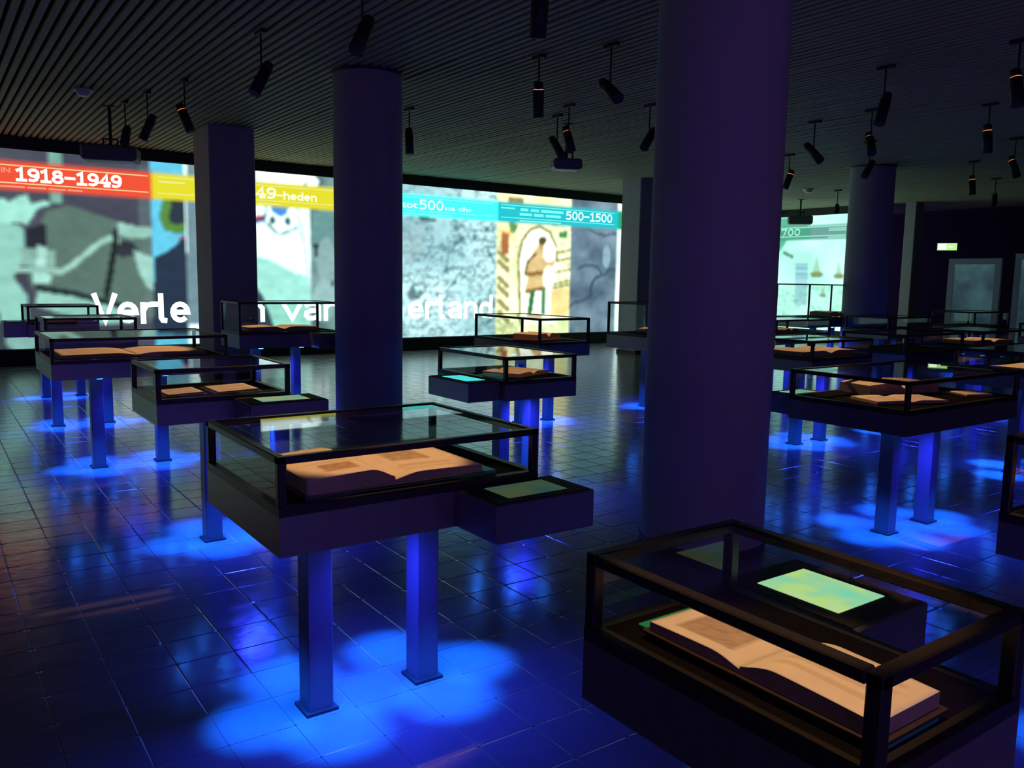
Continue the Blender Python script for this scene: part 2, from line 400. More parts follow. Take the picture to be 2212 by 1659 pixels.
# panel 3: hidden by the pillar at first, then a white sports shirt
cv.put(cv.band(b2, b2b+0.9), (222, 252, 250))
cv.poly(P((404, 350), (552, 360), (552, 700), (404, 700)), (120, 150, 160))
cv.poly(P((548, 445), (575, 440), (572, 480), (602, 508), (634, 500), (652, 470), (640, 440), (672, 450), (672, 728), (548, 728)), (214, 250, 246))
cv.line(P((575, 440), (572, 478), (604, 508), (642, 492)), 0.035, (60, 110, 130))
cv.poly(P((584, 448), (622, 448), (622, 462), (606, 468), (588, 458)), (70, 140, 214))
cv.ell(wz(588, 476), 0.06, 0.08, (40, 100, 110)); cv.ell(wz(622, 478), 0.06, 0.08, (40, 100, 110))
cv.line(P((548, 472), (566, 468)), 0.07, (190, 60, 70)); cv.line(P((548, 480), (568, 474)), 0.07, (60, 80, 150))
cv.poly(P((548, 552), (580, 560), (640, 592), (668, 596), (676, 660), (690, 730), (548, 730)), (150, 216, 202))
cv.poly(P((548, 612), (568, 640), (600, 730), (548, 730)), (60, 78, 96))
cv.line(P((640, 440), (655, 520), (668, 600), (690, 690)), 0.05, (190, 214, 214))
wash(b2b, b3, (58, 86, 94), (150, 190, 190), n_m)
cv.poly(P((560, 362), (676, 374), (690, 392), (676, 420), (560, 410)), (230, 255, 252))
cv.line(P((655, 402), (668, 388)), 0.04, (90, 120, 120))
cv.poly(P((672, 455), (722, 455), (722, 520), (690, 528), (672, 515)), (110, 158, 156))
cv.poly(P((676, 525), (722, 530), (720, 640), (690, 600)), (44, 66, 76))
cv.ell(wz(706, 565), 0.22, 0.5, (140, 178, 176)); cv.ell(wz(700, 650), 0.25, 0.45, (150, 190, 188))
# panel 4: pale engraved map
wash(b3, b4, (144, 194, 202), (200, 242, 242), n_c)
m = cv.band(b3, b4); mk = m & (np.abs(n_h-0.5) < 0.035) & (n_m < 0.62); cv.put(mk, (70, 108, 120), 0.65)
mk = m & (np.abs(n_f-0.5) < 0.02); cv.put(mk, (80, 116, 128), 0.6)
mk = m & (np.abs(n_m-0.45) < 0.012); cv.put(mk, (70, 104, 116), 0.8)
cv.ell(wz(890, 525), 0.35, 0.42, (150, 178, 182), 0.5)
for dy in (0, 6): cv.line(P((906, 470+dy*0.4), (920, 472+dy*0.5), (940, 475+dy*0.4)), 0.05, (70, 110, 116))
# panel 5: medieval miniature, a man in a brown tunic under an arch
wash(b4, b5, (214, 228, 160), (240, 250, 200), n_m)
mk = cv.band(b4, b5) & (np.abs(n_h-0.5) < 0.03) & (n_c < 0.5); cv.put(mk, (158, 146, 88), 0.6)
cv.poly(P((1098, 424), (1132, 428), (1132, 440), (1098, 438)), (164, 150, 92))
cv.poly(P((1112, 436), (1232, 450), (1232, 456), (1112, 444)), (150, 158, 104), 0.7)
arch = [wz(1124, 700), wz(1120, 560), wz(1128, 520), wz(1145, 496), wz(1166, 489), wz(1188, 502), wz(1200, 530), wz(1203, 560), wz(1203, 700)]
cv.poly(arch, (240, 255, 228)); cv.line(arch[:-1], 0.07, (160, 152, 100))
cv.poly(P((1084, 500), (1100, 500), (1098, 548), (1082, 548)), (180, 112, 70)); cv.line(P((1076, 500), (1106, 502)), 0.05, (236, 180, 100))
cv.poly(P((1100, 480), (1120, 484), (1112, 504), (1102, 500)), (110, 164, 100))
cv.poly(P((1208, 500), (1226, 500), (1226, 516), (1208, 515)), (84, 156, 96))
for yy in (545, 565, 600, 620, 650, 675): cv.line(P((1078, yy), (1096, yy+18)), 0.12, (146, 126, 60), 0.8)
for yy in (538, 556, 580, 604, 612): cv.line(P((1192, yy+10), (1232, yy+2)), 0.05, (150, 136, 76), 0.9)
cv.poly(P((1190, 625), (1230, 622), (1228, 690), (1188, 690)), (226, 208, 140))
cv.poly(P((1162, 532), (1178, 540), (1182, 560), (1200, 562), (1196, 574), (1176, 590), (1182, 604), (1178, 624), (1138, 634), (1134, 626), (1142, 598), (1132, 594), (1136, 572), (1148, 552)), (212, 186, 128))
cv.line(P((1134, 594), (1140, 566), (1158, 548)), 0.05, (120, 92, 56)); cv.line(P((1136, 630), (1178, 622)), 0.07, (140, 100, 52)); cv.line(P((1140, 592), (1172, 590)), 0.09, (150, 112, 60))
cv.ell(wz(1173, 526), 0.13, 0.17, (190, 158, 104)); cv.ell(wz(1172, 520), 0.13, 0.09, (96, 92, 62))
cv.ell(wz(1187, 543), 0.2, 0.27, (255, 255, 236)); cv.ell(wz(1185, 600), 0.18, 0.3, (255, 255, 228))
cv.line(P((1150, 634), (1144, 675)), 0.14, (62, 130, 84)); cv.line(P((1175, 628), (1174, 675)), 0.12, (74, 156, 104))
# panel 6: slate map
wash(b5, b6, (78, 106, 126), (138, 166, 182), n_m)
mk = cv.band(b5, b6) & (np.abs(n_c-0.5) < 0.02); cv.put(mk, (64, 88, 104), 0.8)
cv.ell(wz(1310, 555), 0.14, 0.3, (150, 186, 198), 0.8); cv.line(P((1250, 580), (1265, 572), (1290, 576), (1300, 592)), 0.06, (72, 96, 112))
# panel 7 onwards: pale
wash(b6, XR+1, (196, 236, 226), (224, 255, 248), n_c)
# timeline band
zb = lambda px, py: wz(px, py)[1]
BZ1, BZ0 = zb(200, 362), zb(200, 421)
def band_at(u0, u1, col):
    cv.put(cv.band(u0, u1) & (cv.Z < BZ1) & (cv.Z > BZ0), col)
band_at(-5.9, ux(328, 400), (218, 76, 52)); band_at(ux(328, 400), ux(745, 430), (212, 206, 44))
band_at(ux(745, 430), ux(1075, 450), (64, 246, 236)); band_at(ux(1075, 450), ux(1336, 470), (36, 190, 200)); band_at(ux(1336, 470), XR+1, (40, 176, 112))
tex = 0.88+0.30*cv.noise(0.16, 0.10); cv.A *= np.where((cv.Z < BZ1) & (cv.Z > BZ0), 1.0, tex)[..., None]
cv.blur(1); cv.glow()

scr = empty('projection_screen', (0, YB, 0), 'long wall-wide projection screen with the coloured timeline and white title lettering', 'projection screen')
def sc_place(u, z): return (u, 0.0, z)
edges = [(-5.9, b1), (b1, b2), (b2, b2b), (b2b, b3), (b3, b4), (b4, b5), (b5, b6), (b6, XR-0.03)]
plabs = ['projected greyish photograph of people handling a large sheet', 'projected blue poster with a dark shape', 'projected white sports shirt',
         'projected grey photograph beside the white shirt', 'projected pale engraved map', 'projected medieval miniature of a man in a brown tunic', 'projected slate-blue map', 'projected pale strip']
for (u0, u1), lb in zip(edges, plabs):
    o = cv.mesh('picture_panel', pic, scr, sc_place, u0, u1); o['label'] = lb

def text_mesh(body, height, mat, bold=0.0, spacing=1.0):
    cu = bpy.data.curves.new('lettering', 'FONT'); cu.body = body; cu.size = 1.0; cu.offset = bold; cu.space_character = spacing
    cu.fill_mode = 'BOTH'; cu.resolution_u = 4
    to = bpy.data.objects.new('tmp_text', cu); C.objects.link(to)
    bpy.context.view_layer.update()
    dg = bpy.context.evaluated_depsgraph_get(); me = bpy.data.meshes.new_from_object(to.evaluated_get(dg))
    bpy.data.objects.remove(to); bpy.data.curves.remove(cu)
    me.materials.clear(); me.materials.append(mat)
    return me
def fit_text(body, u0, u1, z0, z1, mat, parent, place, bold=0.0, label=None):
    """lettering stretched into the rectangle u0..u1, z0..z1"""
    me = text_mesh(body, 1, mat, bold)
    co = np.array([v.co[:] for v in me.vertices]); lo, hi = co.min(0), co.max(0)
    for v in me.vertices:
        u = u0+(v.co.x-lo[0])/(hi[0]-lo[0])*(u1-u0); z = z0+(v.co.y-lo[1])/(hi[1]-lo[1])*(z1-z0)
        v.co = place(u, z)
    me.update()
    o = link_mesh('lettering', me, parent)
    o['kind'] = 'stuff'
    if label: o['label'] = label
    return o
# slab-serif figures drawn as heavy strokes in a 0.62 x 1 box
GL = {
 '1': [[(0.08, 0.80), (0.30, 0.96), (0.30, 0.04)], [(0.06, 0.04), (0.54, 0.04)]],
 '9': [[(0.31+0.23*math.cos(t), 0.68+0.26*math.sin(t)) for t in np.linspace(0, 2*math.pi, 17)], [(0.54, 0.68), (0.54, 0.40), (0.46, 0.16), (0.30, 0.05), (0.10, 0.08)]],
 '8': [[(0.31+0.20*math.cos(t), 0.74+0.20*math.sin(t)) for t in np.linspace(0, 2*math.pi, 17)], [(0.31+0.24*math.cos(t), 0.28+0.24*math.sin(t)) for t in np.linspace(0, 2*math.pi, 17)]],
 '4': [[(0.60, 0.30), (0.05, 0.30), (0.42, 0.95), (0.42, 0.04)], [(0.28, 0.04), (0.56, 0.04)]],
 '5': [[(0.52, 0.94), (0.14, 0.94), (0.12, 0.56), (0.30, 0.62), (0.48, 0.54), (0.54, 0.32), (0.46, 0.12), (0.28, 0.05), (0.08, 0.10)]],
 '0': [[(0.31+0.23*math.cos(t), 0.5+0.45*math.sin(t)) for t in np.linspace(0, 2*math.pi, 21)]],
 '7': [[(0.08, 0.80), (0.08, 0.94), (0.54, 0.94), (0.28, 0.04)]],
 '-': [[(0.06, 0.46), (0.56, 0.46)]],
}
GL.update({
 'V': [[(0.02, 1.0), (0.31, 0.05), (0.60, 1.0)]],
 'e': [[(0.08, 0.36), (0.53, 0.36)]+[(0.31+0.23*math.cos(t), 0.36+0.30*math.sin(t)) for t in np.linspace(0, math.radians(318), 15)]],
 'r': [[(0.10, 0.0), (0.10, 0.68)], [(0.10, 0.42), (0.20, 0.62), (0.36, 0.66), (0.50, 0.66)]],
 'l': [[(0.22, 1.0), (0.22, 0.16), (0.27, 0.06), (0.35, 0.05)]],
 'd': [[(0.29+0.21*math.cos(t), 0.35+0.29*math.sin(t)) for t in np.linspace(0, 2*math.pi, 17)], [(0.52, 1.0), (0.52, 0.0)]],
 'n': [[(0.09, 0.0), (0.09, 0.68)], [(0.09, 0.46), (0.18, 0.61), (0.31, 0.66), (0.44, 0.62), (0.53, 0.48), (0.53, 0.0)]],
 'v': [[(0.03, 0.70), (0.31, 0.05), (0.59, 0.70)]],
 'a': [[(0.10, 0.58), (0.20, 0.66), (0.40, 0.66), (0.52, 0.54), (0.52, 0.0)], [(0.52, 0.38), (0.26, 0.38), (0.11, 0.30), (0.09, 0.18), (0.17, 0.07), (0.32, 0.06), (0.46, 0.12), (0.52, 0.22)]],
 'N': [[(0.08, 0.0), (0.08, 0.97), (0.54, 0.03), (0.54, 1.0)]],
 'h': [[(0.09, 0.0), (0.09, 1.0)], [(0.09, 0.46), (0.18, 0.61), (0.31, 0.66), (0.44, 0.62), (0.53, 0.48), (0.53, 0.0)]],
})
def slab_text(body, u0, u1, z0, z1, mat, parent, place, w=0.17, label=None):
    """heavy drawn characters, one part for each"""
    ADV = {'l': 0.36, 'r': 0.56, '1': 0.62}; xs = [0.0]
    for ch in body: xs.append(xs[-1]+ADV.get(ch, 0.66))
    tot = xs[-1]-0.06
    fu = lambda x: u0+x/tot*(u1-u0)
    fz = lambda y: z0+y*(z1-z0)
    hw = w*(z1-z0)/2
    for k, ch in enumerate(body):
        bm = bmesh.new()
        for st in GL[ch]:
            pts = [(fu(xs[k]+x-(0.14 if ch == 'l' else 0)), fz(y)) for x, y in st]; prev = None
            for i, (x, y) in enumerate(pts):
                xa, ya = pts[max(i-1, 0)]; xb, yb = pts[min(i+1, len(pts)-1)]
                d1 = np.array((x-xa, y-ya)); d2 = np.array((xb-x, yb-y))
                if np.hypot(*d1) < 1e-9: d1 = d2
                if np.hypot(*d2) < 1e-9: d2 = d1
                d1 = d1/np.hypot(*d1); d2 = d2/np.hypot(*d2); t = d1+d2; t = t/(np.hypot(*t)+1e-9)
                m = min(1.8, 1/max(0.3, float(t@d1))); nx, ny = -t[1]*hw*m, t[0]*hw*m
                ex = 0.0
                if len(pts) < 12 and i == 0: x, y = x-d2[0]*hw*0.6, y-d2[1]*hw*0.6
                if len(pts) < 12 and i == len(pts)-1: x, y = x+d1[0]*hw*0.6, y+d1[1]*hw*0.6
                cur = (bm.verts.new(place(x+nx, y+ny)), bm.verts.new(place(x-nx, y-ny)))
                if prev: bm.faces.new((prev[0], prev[1], cur[1], cur[0]))
                prev = cur
        o = bm_obj('letter' if ch.isalpha() else 'figure', bm, mat, parent)
        if label: o['label'] = label
tx = lambda u, z: (u, -0.006, z)
mw = emit('title_white', srgb(236, 255, 250), SCREEN*1.8); mdate = emit('date_white', srgb(255, 250, 238), SCREEN*1.5)
mrule = emit('rule_pale', srgb(250, 210, 150), SCREEN); mrule_y = emit('rule_yellow', srgb(240, 240, 140), SCREEN); mrule_c = emit('rule_cyan', srgb(130, 255, 250), SCREEN)
mcyan = emit('date_cyan', srgb(205, 255, 253), SCREEN*1.4); mfine_r = emit('fine_print_red', srgb(246, 160, 130), SCREEN)
# the title
q0, q1 = wz(203, 640), wz(1063, 640)
zt1, zt0 = wz(700, 640)[1], wz(700, 696)[1]
tz0, tz1 = wz(380, 695)[1], wz(352, 637)[1]
for word, xa, xb in (('Verle', 203, 409), ('den', 428, 572), ('van', 610, 736), ('Ned', 760, 866), ('erland', 880, 1064)):
    slab_text(word, ux(xa, 670), ux(xb, 670), tz0, tz1, mw, scr, tx, 0.19, 'large white title letter')
def rect(u0, u1, z0, z1, mat, name='rule'):
    me = bpy.data.meshes.new(name); me.from_pydata([tx(u0, z0), tx(u1, z0), tx(u1, z1), tx(u0, z1)], [], [(0, 1, 2, 3)]); me.materials.append(mat)
    return link_mesh(name, me, scr)
bh = BZ1-BZ0
for u0, u1, mm in ((-5.5, ux(320, 400), mrule), (ux(340, 400), ux(738, 430), mrule_y), (ux(760, 440), ux(1065, 450), mrule_c), (ux(1082, 450), ux(1328, 470), mrule_c), (ux(1342, 470), XR-0.2, mrule_c)):
    rect(u0, u1, BZ1-0.17*bh, BZ1-0.125*bh, mm); rect(u0, u1, BZ0+0.215*bh, BZ0+0.26*bh, mm)
Rz = lambda a: BZ0+a*bh
slab_text('1918-1949', ux(34, 390), ux(262, 395), Rz(0.34), Rz(0.77), mdate, scr, tx, 0.24, 'white date figures on the red band')
fit_text('IN', ux(2, 370), ux(22, 372), Rz(0.58), Rz(0.76), mfine_r, scr, tx, 0.02)
for xa, xb in ((-30, 54), (59, 100), (105, 142), (146, 178)): rect(ux(xa, 408), ux(xb, 410), Rz(0.08), Rz(0.14), mfine_r, 'fine_print')
slab_text('1949', ux(506, 420), ux(596, 422), Rz(0.34), Rz(0.77), emit('date_yellow', srgb(246, 255, 214), SCREEN*1.1), scr, tx, 0.24, 'pale date figures on the yellow band')
slab_text('-heden', ux(597, 425), ux(684, 430), Rz(0.34), Rz(0.66), emit('word_yellow', srgb(248, 255, 220), SCREEN*1.1), scr, tx, 0.22)
rect(ux(342, 390), ux(399, 392), Rz(0.64), Rz(0.72), mrule_y, 'fine_print'); rect(ux(556, 440), ux(606, 442), Rz(0.07), Rz(0.14), mrule_y, 'fine_print')
fit_text('tot', ux(868, 450), ux(902, 450), Rz(0.36), Rz(0.62), mcyan, scr, tx, 0.02)
slab_text('500', ux(905, 448), ux(958, 450), Rz(0.34), Rz(0.77), mcyan, scr, tx, 0.20)
fit_text('na chr', ux(962, 455), ux(1021, 458), Rz(0.36), Rz(0.58), mcyan, scr, tx, 0.02)
slab_text('500-1500', ux(1222, 470), ux(1322, 475), Rz(0.34), Rz(0.77), mcyan, scr, tx, 0.20)
for xa, xb in ((1124, 1141), (1146, 1164), (1168, 1217)): rect(ux(xa, 460), ux(xb, 462), Rz(0.60), Rz(0.74), mrule_c, 'fine_print')
for xa, xb in ((1122, 1149), (1153, 1174), (1178, 1211)): rect(ux(xa, 470), ux(xb, 472), Rz(0.37), Rz(0.51), mrule_c, 'fine_print')
rect(ux(1082, 450), ux(1112, 452), Rz(0.66), Rz(0.74), mrule_c, 'fine_print'); rect(ux(1122, 480), ux(1212, 482), Rz(0.08), Rz(0.15), mrule_c, 'fine_print'); rect(ux(872, 465), ux(975, 470), Rz(0.08), Rz(0.15), mrule_c, 'fine_print')

# ---- right-hand projection, on the wall that turns towards the viewer
wy = lambda px, py: (at_x(px, py, XR)[1], at_x(px, py, XR)[2])
cv2 = Canvas(12.95, YB-0.12, Z0, Z1, 0.03)
nn, nf, nm = cv2.noise(1.2, 0.9), cv2.noise(0.3, 0.12), cv2.noise(0.5, 0.5)
t = np.clip(nn*1.6-0.3, 0, 1)[..., None]; cv2.A = np.array(srgb(150, 226, 204))*(1-t)+np.array(srgb(196, 252, 236))*t
Q = lambda *pts: [wy(*p) for p in pts]
cv2.poly(Q((1660, 470), (1745, 470), (1745, 490), (1700, 520), (1672, 560), (1660, 560)), (90, 186, 148))
cv2.poly(Q((1718, 568), (1745, 568), (1742, 660), (1716, 660)), (150, 206, 214), 0.8)
for yy in (572, 580, 592, 600): cv2.line(Q((1720, yy), (1744, yy)), 0.05, (120, 176, 190))
for (sx, sy, k) in ((1764, 575, 1.0), (1812, 582, 0.8), (1778, 630, 0.5)):
    cv2.ell(wy(sx, sy+18*k), 0.22*k, 0.09*k, (140, 160, 110)); cv2.poly(Q((sx-9*k, sy+14*k), (sx, sy-24*k), (sx+9*k, sy+14*k)), (150, 196, 160), 0.7)
cv2.line(Q((1694, 546), (1712, 555)), 0.09, (110, 150, 130))
mk = (np.abs(nf-0.5) < 0.02) & (cv2.Z < 1.6); cv2.put(mk, (110, 176, 160), 0.6)
cb1, cb0 = wy(1750, 487)[1], wy(1750, 518)[1]
cv2.put((cv2.Z < cb1) & (cv2.Z > cb0), (80, 168, 138)); cv2.put((cv2.Z < cb1) & (cv2.Z > cb0) & (cv2.U < wy(1752, 500)[0]), (112, 166, 160))
cv2.blur(1); cv2.glow()
scr2 = empty('projection_screen', (XR, 0, 0), 'greenish projection screen on the side wall left of the far round column', 'projection screen')
cv2.mesh('picture_panel', pic, scr2, lambda u, z: (0.0, u, z), 12.95, YB-0.12)
t2 = lambda u, z: (-0.006, u, z)
slab_text('1500-1700', wy(1610, 500)[0], wy(1729, 500)[0], cb0+0.34*(cb1-cb0), cb0+0.80*(cb1-cb0), emit('date_green', srgb(176, 250, 220), SCREEN), scr2, t2, 0.2)
def rect2(u0, u1, z0, z1, mat):
    me = bpy.data.meshes.new('rule'); me.from_pydata([t2(u0, z0), t2(u1, z0), t2(u1, z1), t2(u0, z1)], [], [(0, 1, 2, 3)]); me.materials.append(mat)
    return link_mesh('rule', me, scr2)
mg = emit('rule_green', srgb(150, 226, 204), SCREEN)
for a in (0.13, 0.25, 0.88, 0.72, 0.60): rect2(wy(1660, 500)[0] if a in (0.25, 0.88) else wy(1790, 500)[0], wy(1828, 500)[0], cb0+a*(cb1-cb0)-0.02, cb0+a*(cb1-cb0)+0.02, mg)

# ================================================================== DISPLAY CASES
def box_part(name, lo, hi, mat, root, off, bev=0.0):
    return boxes(name, [((lo[0]-off[0], lo[1]-off[1], lo[2]), (hi[0]-off[0], hi[1]-off[1], hi[2]))], mat, root, bev)
led_me = None
def display_case(label, X0, X1, Y0, Y1, zb, zt, T, legs, ly, ext=None, leds=7, light=1.0, post=0.028):
    global led_me
    off = ((legs[0]+legs[-1])/2, ly)
    root = empty('display_case', (off[0], off[1], 0), label, 'display case', 'glass display cases on blue-lit legs')
    # tray with a sunken bed
    bm = bmesh.new(); r = 0.03
    add_box(bm, (X0-off[0], Y0-off[1], zb), (X1-off[0], Y1-off[1], zt-0.03)); bm_obj('tray', bm, M['metal'], root); bm = bmesh.new()
    for lo, hi in (((X0, Y0, zt-0.03), (X1, Y0+r, zt)), ((X0, Y1-r, zt-0.03), (X1, Y1, zt)), ((X0, Y0+r, zt-0.03), (X0+r, Y1-r, zt)), ((X1-r, Y0+r, zt-0.03), (X1, Y1-r, zt))):
        add_box(bm, (lo[0]-off[0], lo[1]-off[1], lo[2]), (hi[0]-off[0], hi[1]-off[1], hi[2]))
    bm_obj('rim', bm, M['frame'], root)
    box_part('bed', (X0+r, Y0+r, zt-0.031), (X1-r, Y1-r, zt-0.002), M['bed'], root, off)
    # glass box
    p = post; 
    for sx, sy in ((0, 0), (1, 0), (0, 1), (1, 1)):
        x = X0 if sx == 0 else X1-p; y = Y0 if sy == 0 else Y1-p
        box_part('corner_post', (x, y, zt), (x+p, y+p, T), M['frame'], root, off, 0.003)
    rh = 0.024
    for lo, hi in (((X0, Y0, T-rh), (X1, Y0+p, T)), ((X0, Y1-p, T-rh), (X1, Y1, T)), ((X0, Y0+p, T-rh), (X0+p, Y1-p, T)), ((X1-p, Y0+p, T-rh), (X1, Y1-p, T))):
        box_part('top_rail', (lo[0]+(0.0), lo[1], lo[2]+0.0005), (hi[0], hi[1], hi[2]+0.0005), M['frame'], root, off, 0.003)
    def pane(vs):
        me = bpy.data.meshes.new('glass_pane'); me.from_pydata([(v[0]-off[0], v[1]-off[1], v[2]) for v in vs], [], [(0, 1, 2, 3)]); me.materials.append(M['glass'])
        link_mesh('glass_pane', me, root)
    g = p/2
    pane([(X0+p, Y0+p, T-0.004), (X1-p, Y0+p, T-0.004), (X1-p, Y1-p, T-0.004), (X0+p, Y1-p, T-0.004)])
    pane([(X0+p, Y0+g, zt), (X1-p, Y0+g, zt), (X1-p, Y0+g, T-rh), (X0+p, Y0+g, T-rh)])
    pane([(X0+p, Y1-g, zt), (X1-p, Y1-g, zt), (X1-p, Y1-g, T-rh), (X0+p, Y1-g, T-rh)])
    pane([(X0+g, Y0+p, zt), (X0+g, Y1-p, zt), (X0+g, Y1-p, T-rh), (X0+g, Y0+p, T-rh)])
    pane([(X1-g, Y0+p, zt), (X1-g, Y1-p, zt), (X1-g, Y1-p, T-rh), (X1-g, Y0+p, T-rh)])
    # legs
    for lx in legs:
        l = box_part('leg', (lx-0.048, ly-0.048, 0.0), (lx+0.048, ly+0.048, zb), M['leg'], root, off, 0.004)
        box_part('foot_plate', (lx-0.062, ly-0.062, 0.0), (lx+0.062, ly+0.062, 0.012), M['black'], l, off)
    # monitor box
    if ext:
        x0, x1, y0, y1, ez, col, st = ext
        mb = box_part('monitor_box', (x0, y0, zb), (x1, y1, ez), M['metal'], root, off, 0.004)
        box_part('bezel', (x0+0.012, y0+0.012, ez), (x1-0.012, y1-0.012, ez+0.003), M['black'], mb, off)
        sm = monitor_mat(col, st)
        mx, my = (x1-x0)*0.20, (y1-y0)*0.20
        box_part('monitor_screen', (x0+mx, y0+my, ez+0.0025), (x1-mx, y1-my, ez+0.0045), sm, mb, off)
    # blue lamps below the tray
    a, b = legs[0], legs[-1]
    spots = [(a-0.2, ly), (b+0.22, ly), (a, ly-0.2), (b, ly-0.2), (a, ly+0.28), (b, ly+0.28), ((a+b)/2, ly)]
    if leds == 4: spots = [spots[0], spots[1], ((a+b)/2, ly-0.22), ((a+b)/2, ly+0.25)]
    if leds == 0: spots = []
    for x, y in spots:
        x = min(max(x, X0+0.04), X1-0.04); y = min(max(y, Y0+0.04), Y1-0.04)
        if led_me is None:
            o = cyl_obj('blue_lamp', (0, 0, -0.012), (0, 0, 0), 0.026, M['led'], root, seg=12); led_me = o.data
        else: o = link_mesh('blue_lamp', led_me, root)
        o.location = (x-off[0], y-off[1], zb)
        spot_light((x, y, zb-0.02), (x, y, 0), LED_W*light*(7/len(spots)), LED_COL, 38, 1.0, 0.02, root, 'blue_lamp_light')
    if spots:   # the stray light of the lamps, spread under the tray
        spot_light(((a+b)/2, ly-0.10, zb-0.03), ((a+b)/2, ly-0.10, 0), LED_W*0.45*light, (0.02, 0.035, 1.0), 150, 1.0, 0.10, root, 'blue_spill_light')
    return root

GRN, MINT, CYN, GREY = (150, 236, 170), (120, 190, 160), (80, 230, 240), (70, 104, 92)
cases = {}
R1, R2, R3, R4 = 2.80, 5.05, 7.49, 9.75
def DC(key, *a, **k): cases[key] = display_case(*a, **k)
DC('A', 'display case in the centre foreground with a large open book and dim monitor', 0.855, 1.85, 2.42, 3.20, 0.735, 0.893, 1.052, (1.12, 1.57), R1, ext=(1.49, 1.91, 2.165, 2.42, 0.868, (96, 130, 112), 0.32))
DC('B', 'nearest display case at bottom right with a bright monitor behind the glass', 1.08, 1.53, 0.597, 1.245, 0.735, 0.893, 1.05, (1.16, 1.46), 0.95, ext=(1.53, 1.83, 0.92, 1.28, 0.888, (176, 236, 182), 1.0), leds=4, light=0.25)
DC('C', 'display case with two small sheets and a monitor, behind the centre foreground case', 1.02, 1.78, 4.79, 5.45, 0.768, 0.915, 1.08, (1.37, 1.80), R2, ext=(1.44, 1.90, 4.50, 4.79, 0.895, (130, 170, 140), 0.85))
DC('D', 'wide display case at left with one long flat manuscript', 0.78, 2.12, 7.18, 8.22, 0.772, 0.925, 1.095, (1.13, 1.63), R3)
DC('E', 'farthest display case on the left, with a small red book', 1.05, 1.85, 11.75, 12.5, 0.80, 0.985, 1.19, (1.25, 1.65), 12.1, leds=4, ext=(0.80, 1.05, 11.8, 12.2, 0.99, (120, 190, 170), 0.3))
DC('F', 'low-topped display case on the left just behind the long manuscript case', 0.98, 1.84, 9.40, 10.2, 0.78, 0.95, 1.145, (1.10, 1.58), R4)
DC('G', 'display case with a small cyan monitor, before the pale map projection', 3.26, 3.90, 4.66, 5.58, 0.762, 0.905, 1.07, (3.50, 3.78), R2, ext=(3.00, 3.26, 4.72, 5.27, 0.895, CYN, 0.9))
DC('H', 'large display case right of the big column holding three lit books', 4.56, 5.92, 2.50, 3.30, 0.742, 0.893, 1.06, (5.06, 5.54), 2.87, ext=(4.66, 5.05, 3.30, 3.56, 0.872, (120, 190, 170), 0.8))
DC('I', 'display case with a wide open book just right of the big round column', 6.76, 7.75, 4.66, 5.40, 0.775, 0.915, 1.08, (7.14, 7.555), 5.07)
DC('K', 'tall glass display case with an open book behind the round column at left', 2.92, 4.15, 9.45, 10.15, 0.77, 0.955, 1.30, (3.20, 3.69), R4, ext=(3.75, 4.15, 9.15, 9.45, 0.94, (90, 120, 120), 0.3))
DC('L', 'tall-glazed display case before the medieval miniature on the screen', 5.32, 6.02, 6.98, 8.25, 0.785, 0.945, 1.20, (5.45, 5.85), R3)
DC('Q', 'tall display case half hidden left of the big round column', 7.05, 8.25, 7.10, 7.85, 0.78, 0.97, 1.352, (7.60, 8.0), 7.7)
DC('M', 'dark display case with bluish reflections behind the three-book case', 8.35, 9.55, 4.65, 5.40, 0.775, 0.915, 1.10, (8.75, 9.20), R2, leds=4)
DC('R', 'display case with an open book at the right edge, far row', 10.0, 11.2, 4.65, 5.40, 0.775, 0.92, 1.10, (10.4, 10.85), R2, leds=4)
DC('U', 'display case with an orange-lit sheet at the right edge, nearer row', 7.35, 8.6, 2.95, 3.65, 0.77, 0.91, 1.08, (7.7, 8.15), 3.25, leds=4)
DC('N', 'display case cut off by the right edge beside the nearest case', 2.83, 3.65, 0.45, 1.22, 0.735, 0.875, 1.13, (3.05, 3.45), 0.85, leds=4, light=0.5)
DC('O', 'display case with a small lit book left of the far round column', 9.45, 10.7, 7.10, 7.85, 0.78, 0.93, 1.12, (9.85, 10.3), R3, leds=4)
DC('P', 'tall far display case with a reddish book before the greenish screen', 13.5, 15.3, 9.45, 10.2, 0.80, 1.0, 1.62, (14.1, 14.7), R4, leds=4)
DC('S', 'far display case right of the far round column, front one', 12.2, 13.5, 7.10, 7.85, 0.78, 0.93, 1.12, (12.6, 13.1), R3, leds=4)
DC('V', 'far display case in front of the framed panel', 14.9, 16.2, 7.10, 7.85, 0.78, 0.93, 1.18, (15.3, 15.8), R3, leds=4)
DC('X', 'low far display case before the greenish screen, left of the far column', 11.2, 12.5, 9.45, 10.2, 0.80, 0.98, 1.28, (11.6, 12.1), R4, leds=4)
DC('Y', 'display case at the far right between the framed panel and the book cases', 12.6, 13.9, 4.65, 5.40, 0.78, 0.93, 1.12, (13.0, 13.5), R2, leds=4)

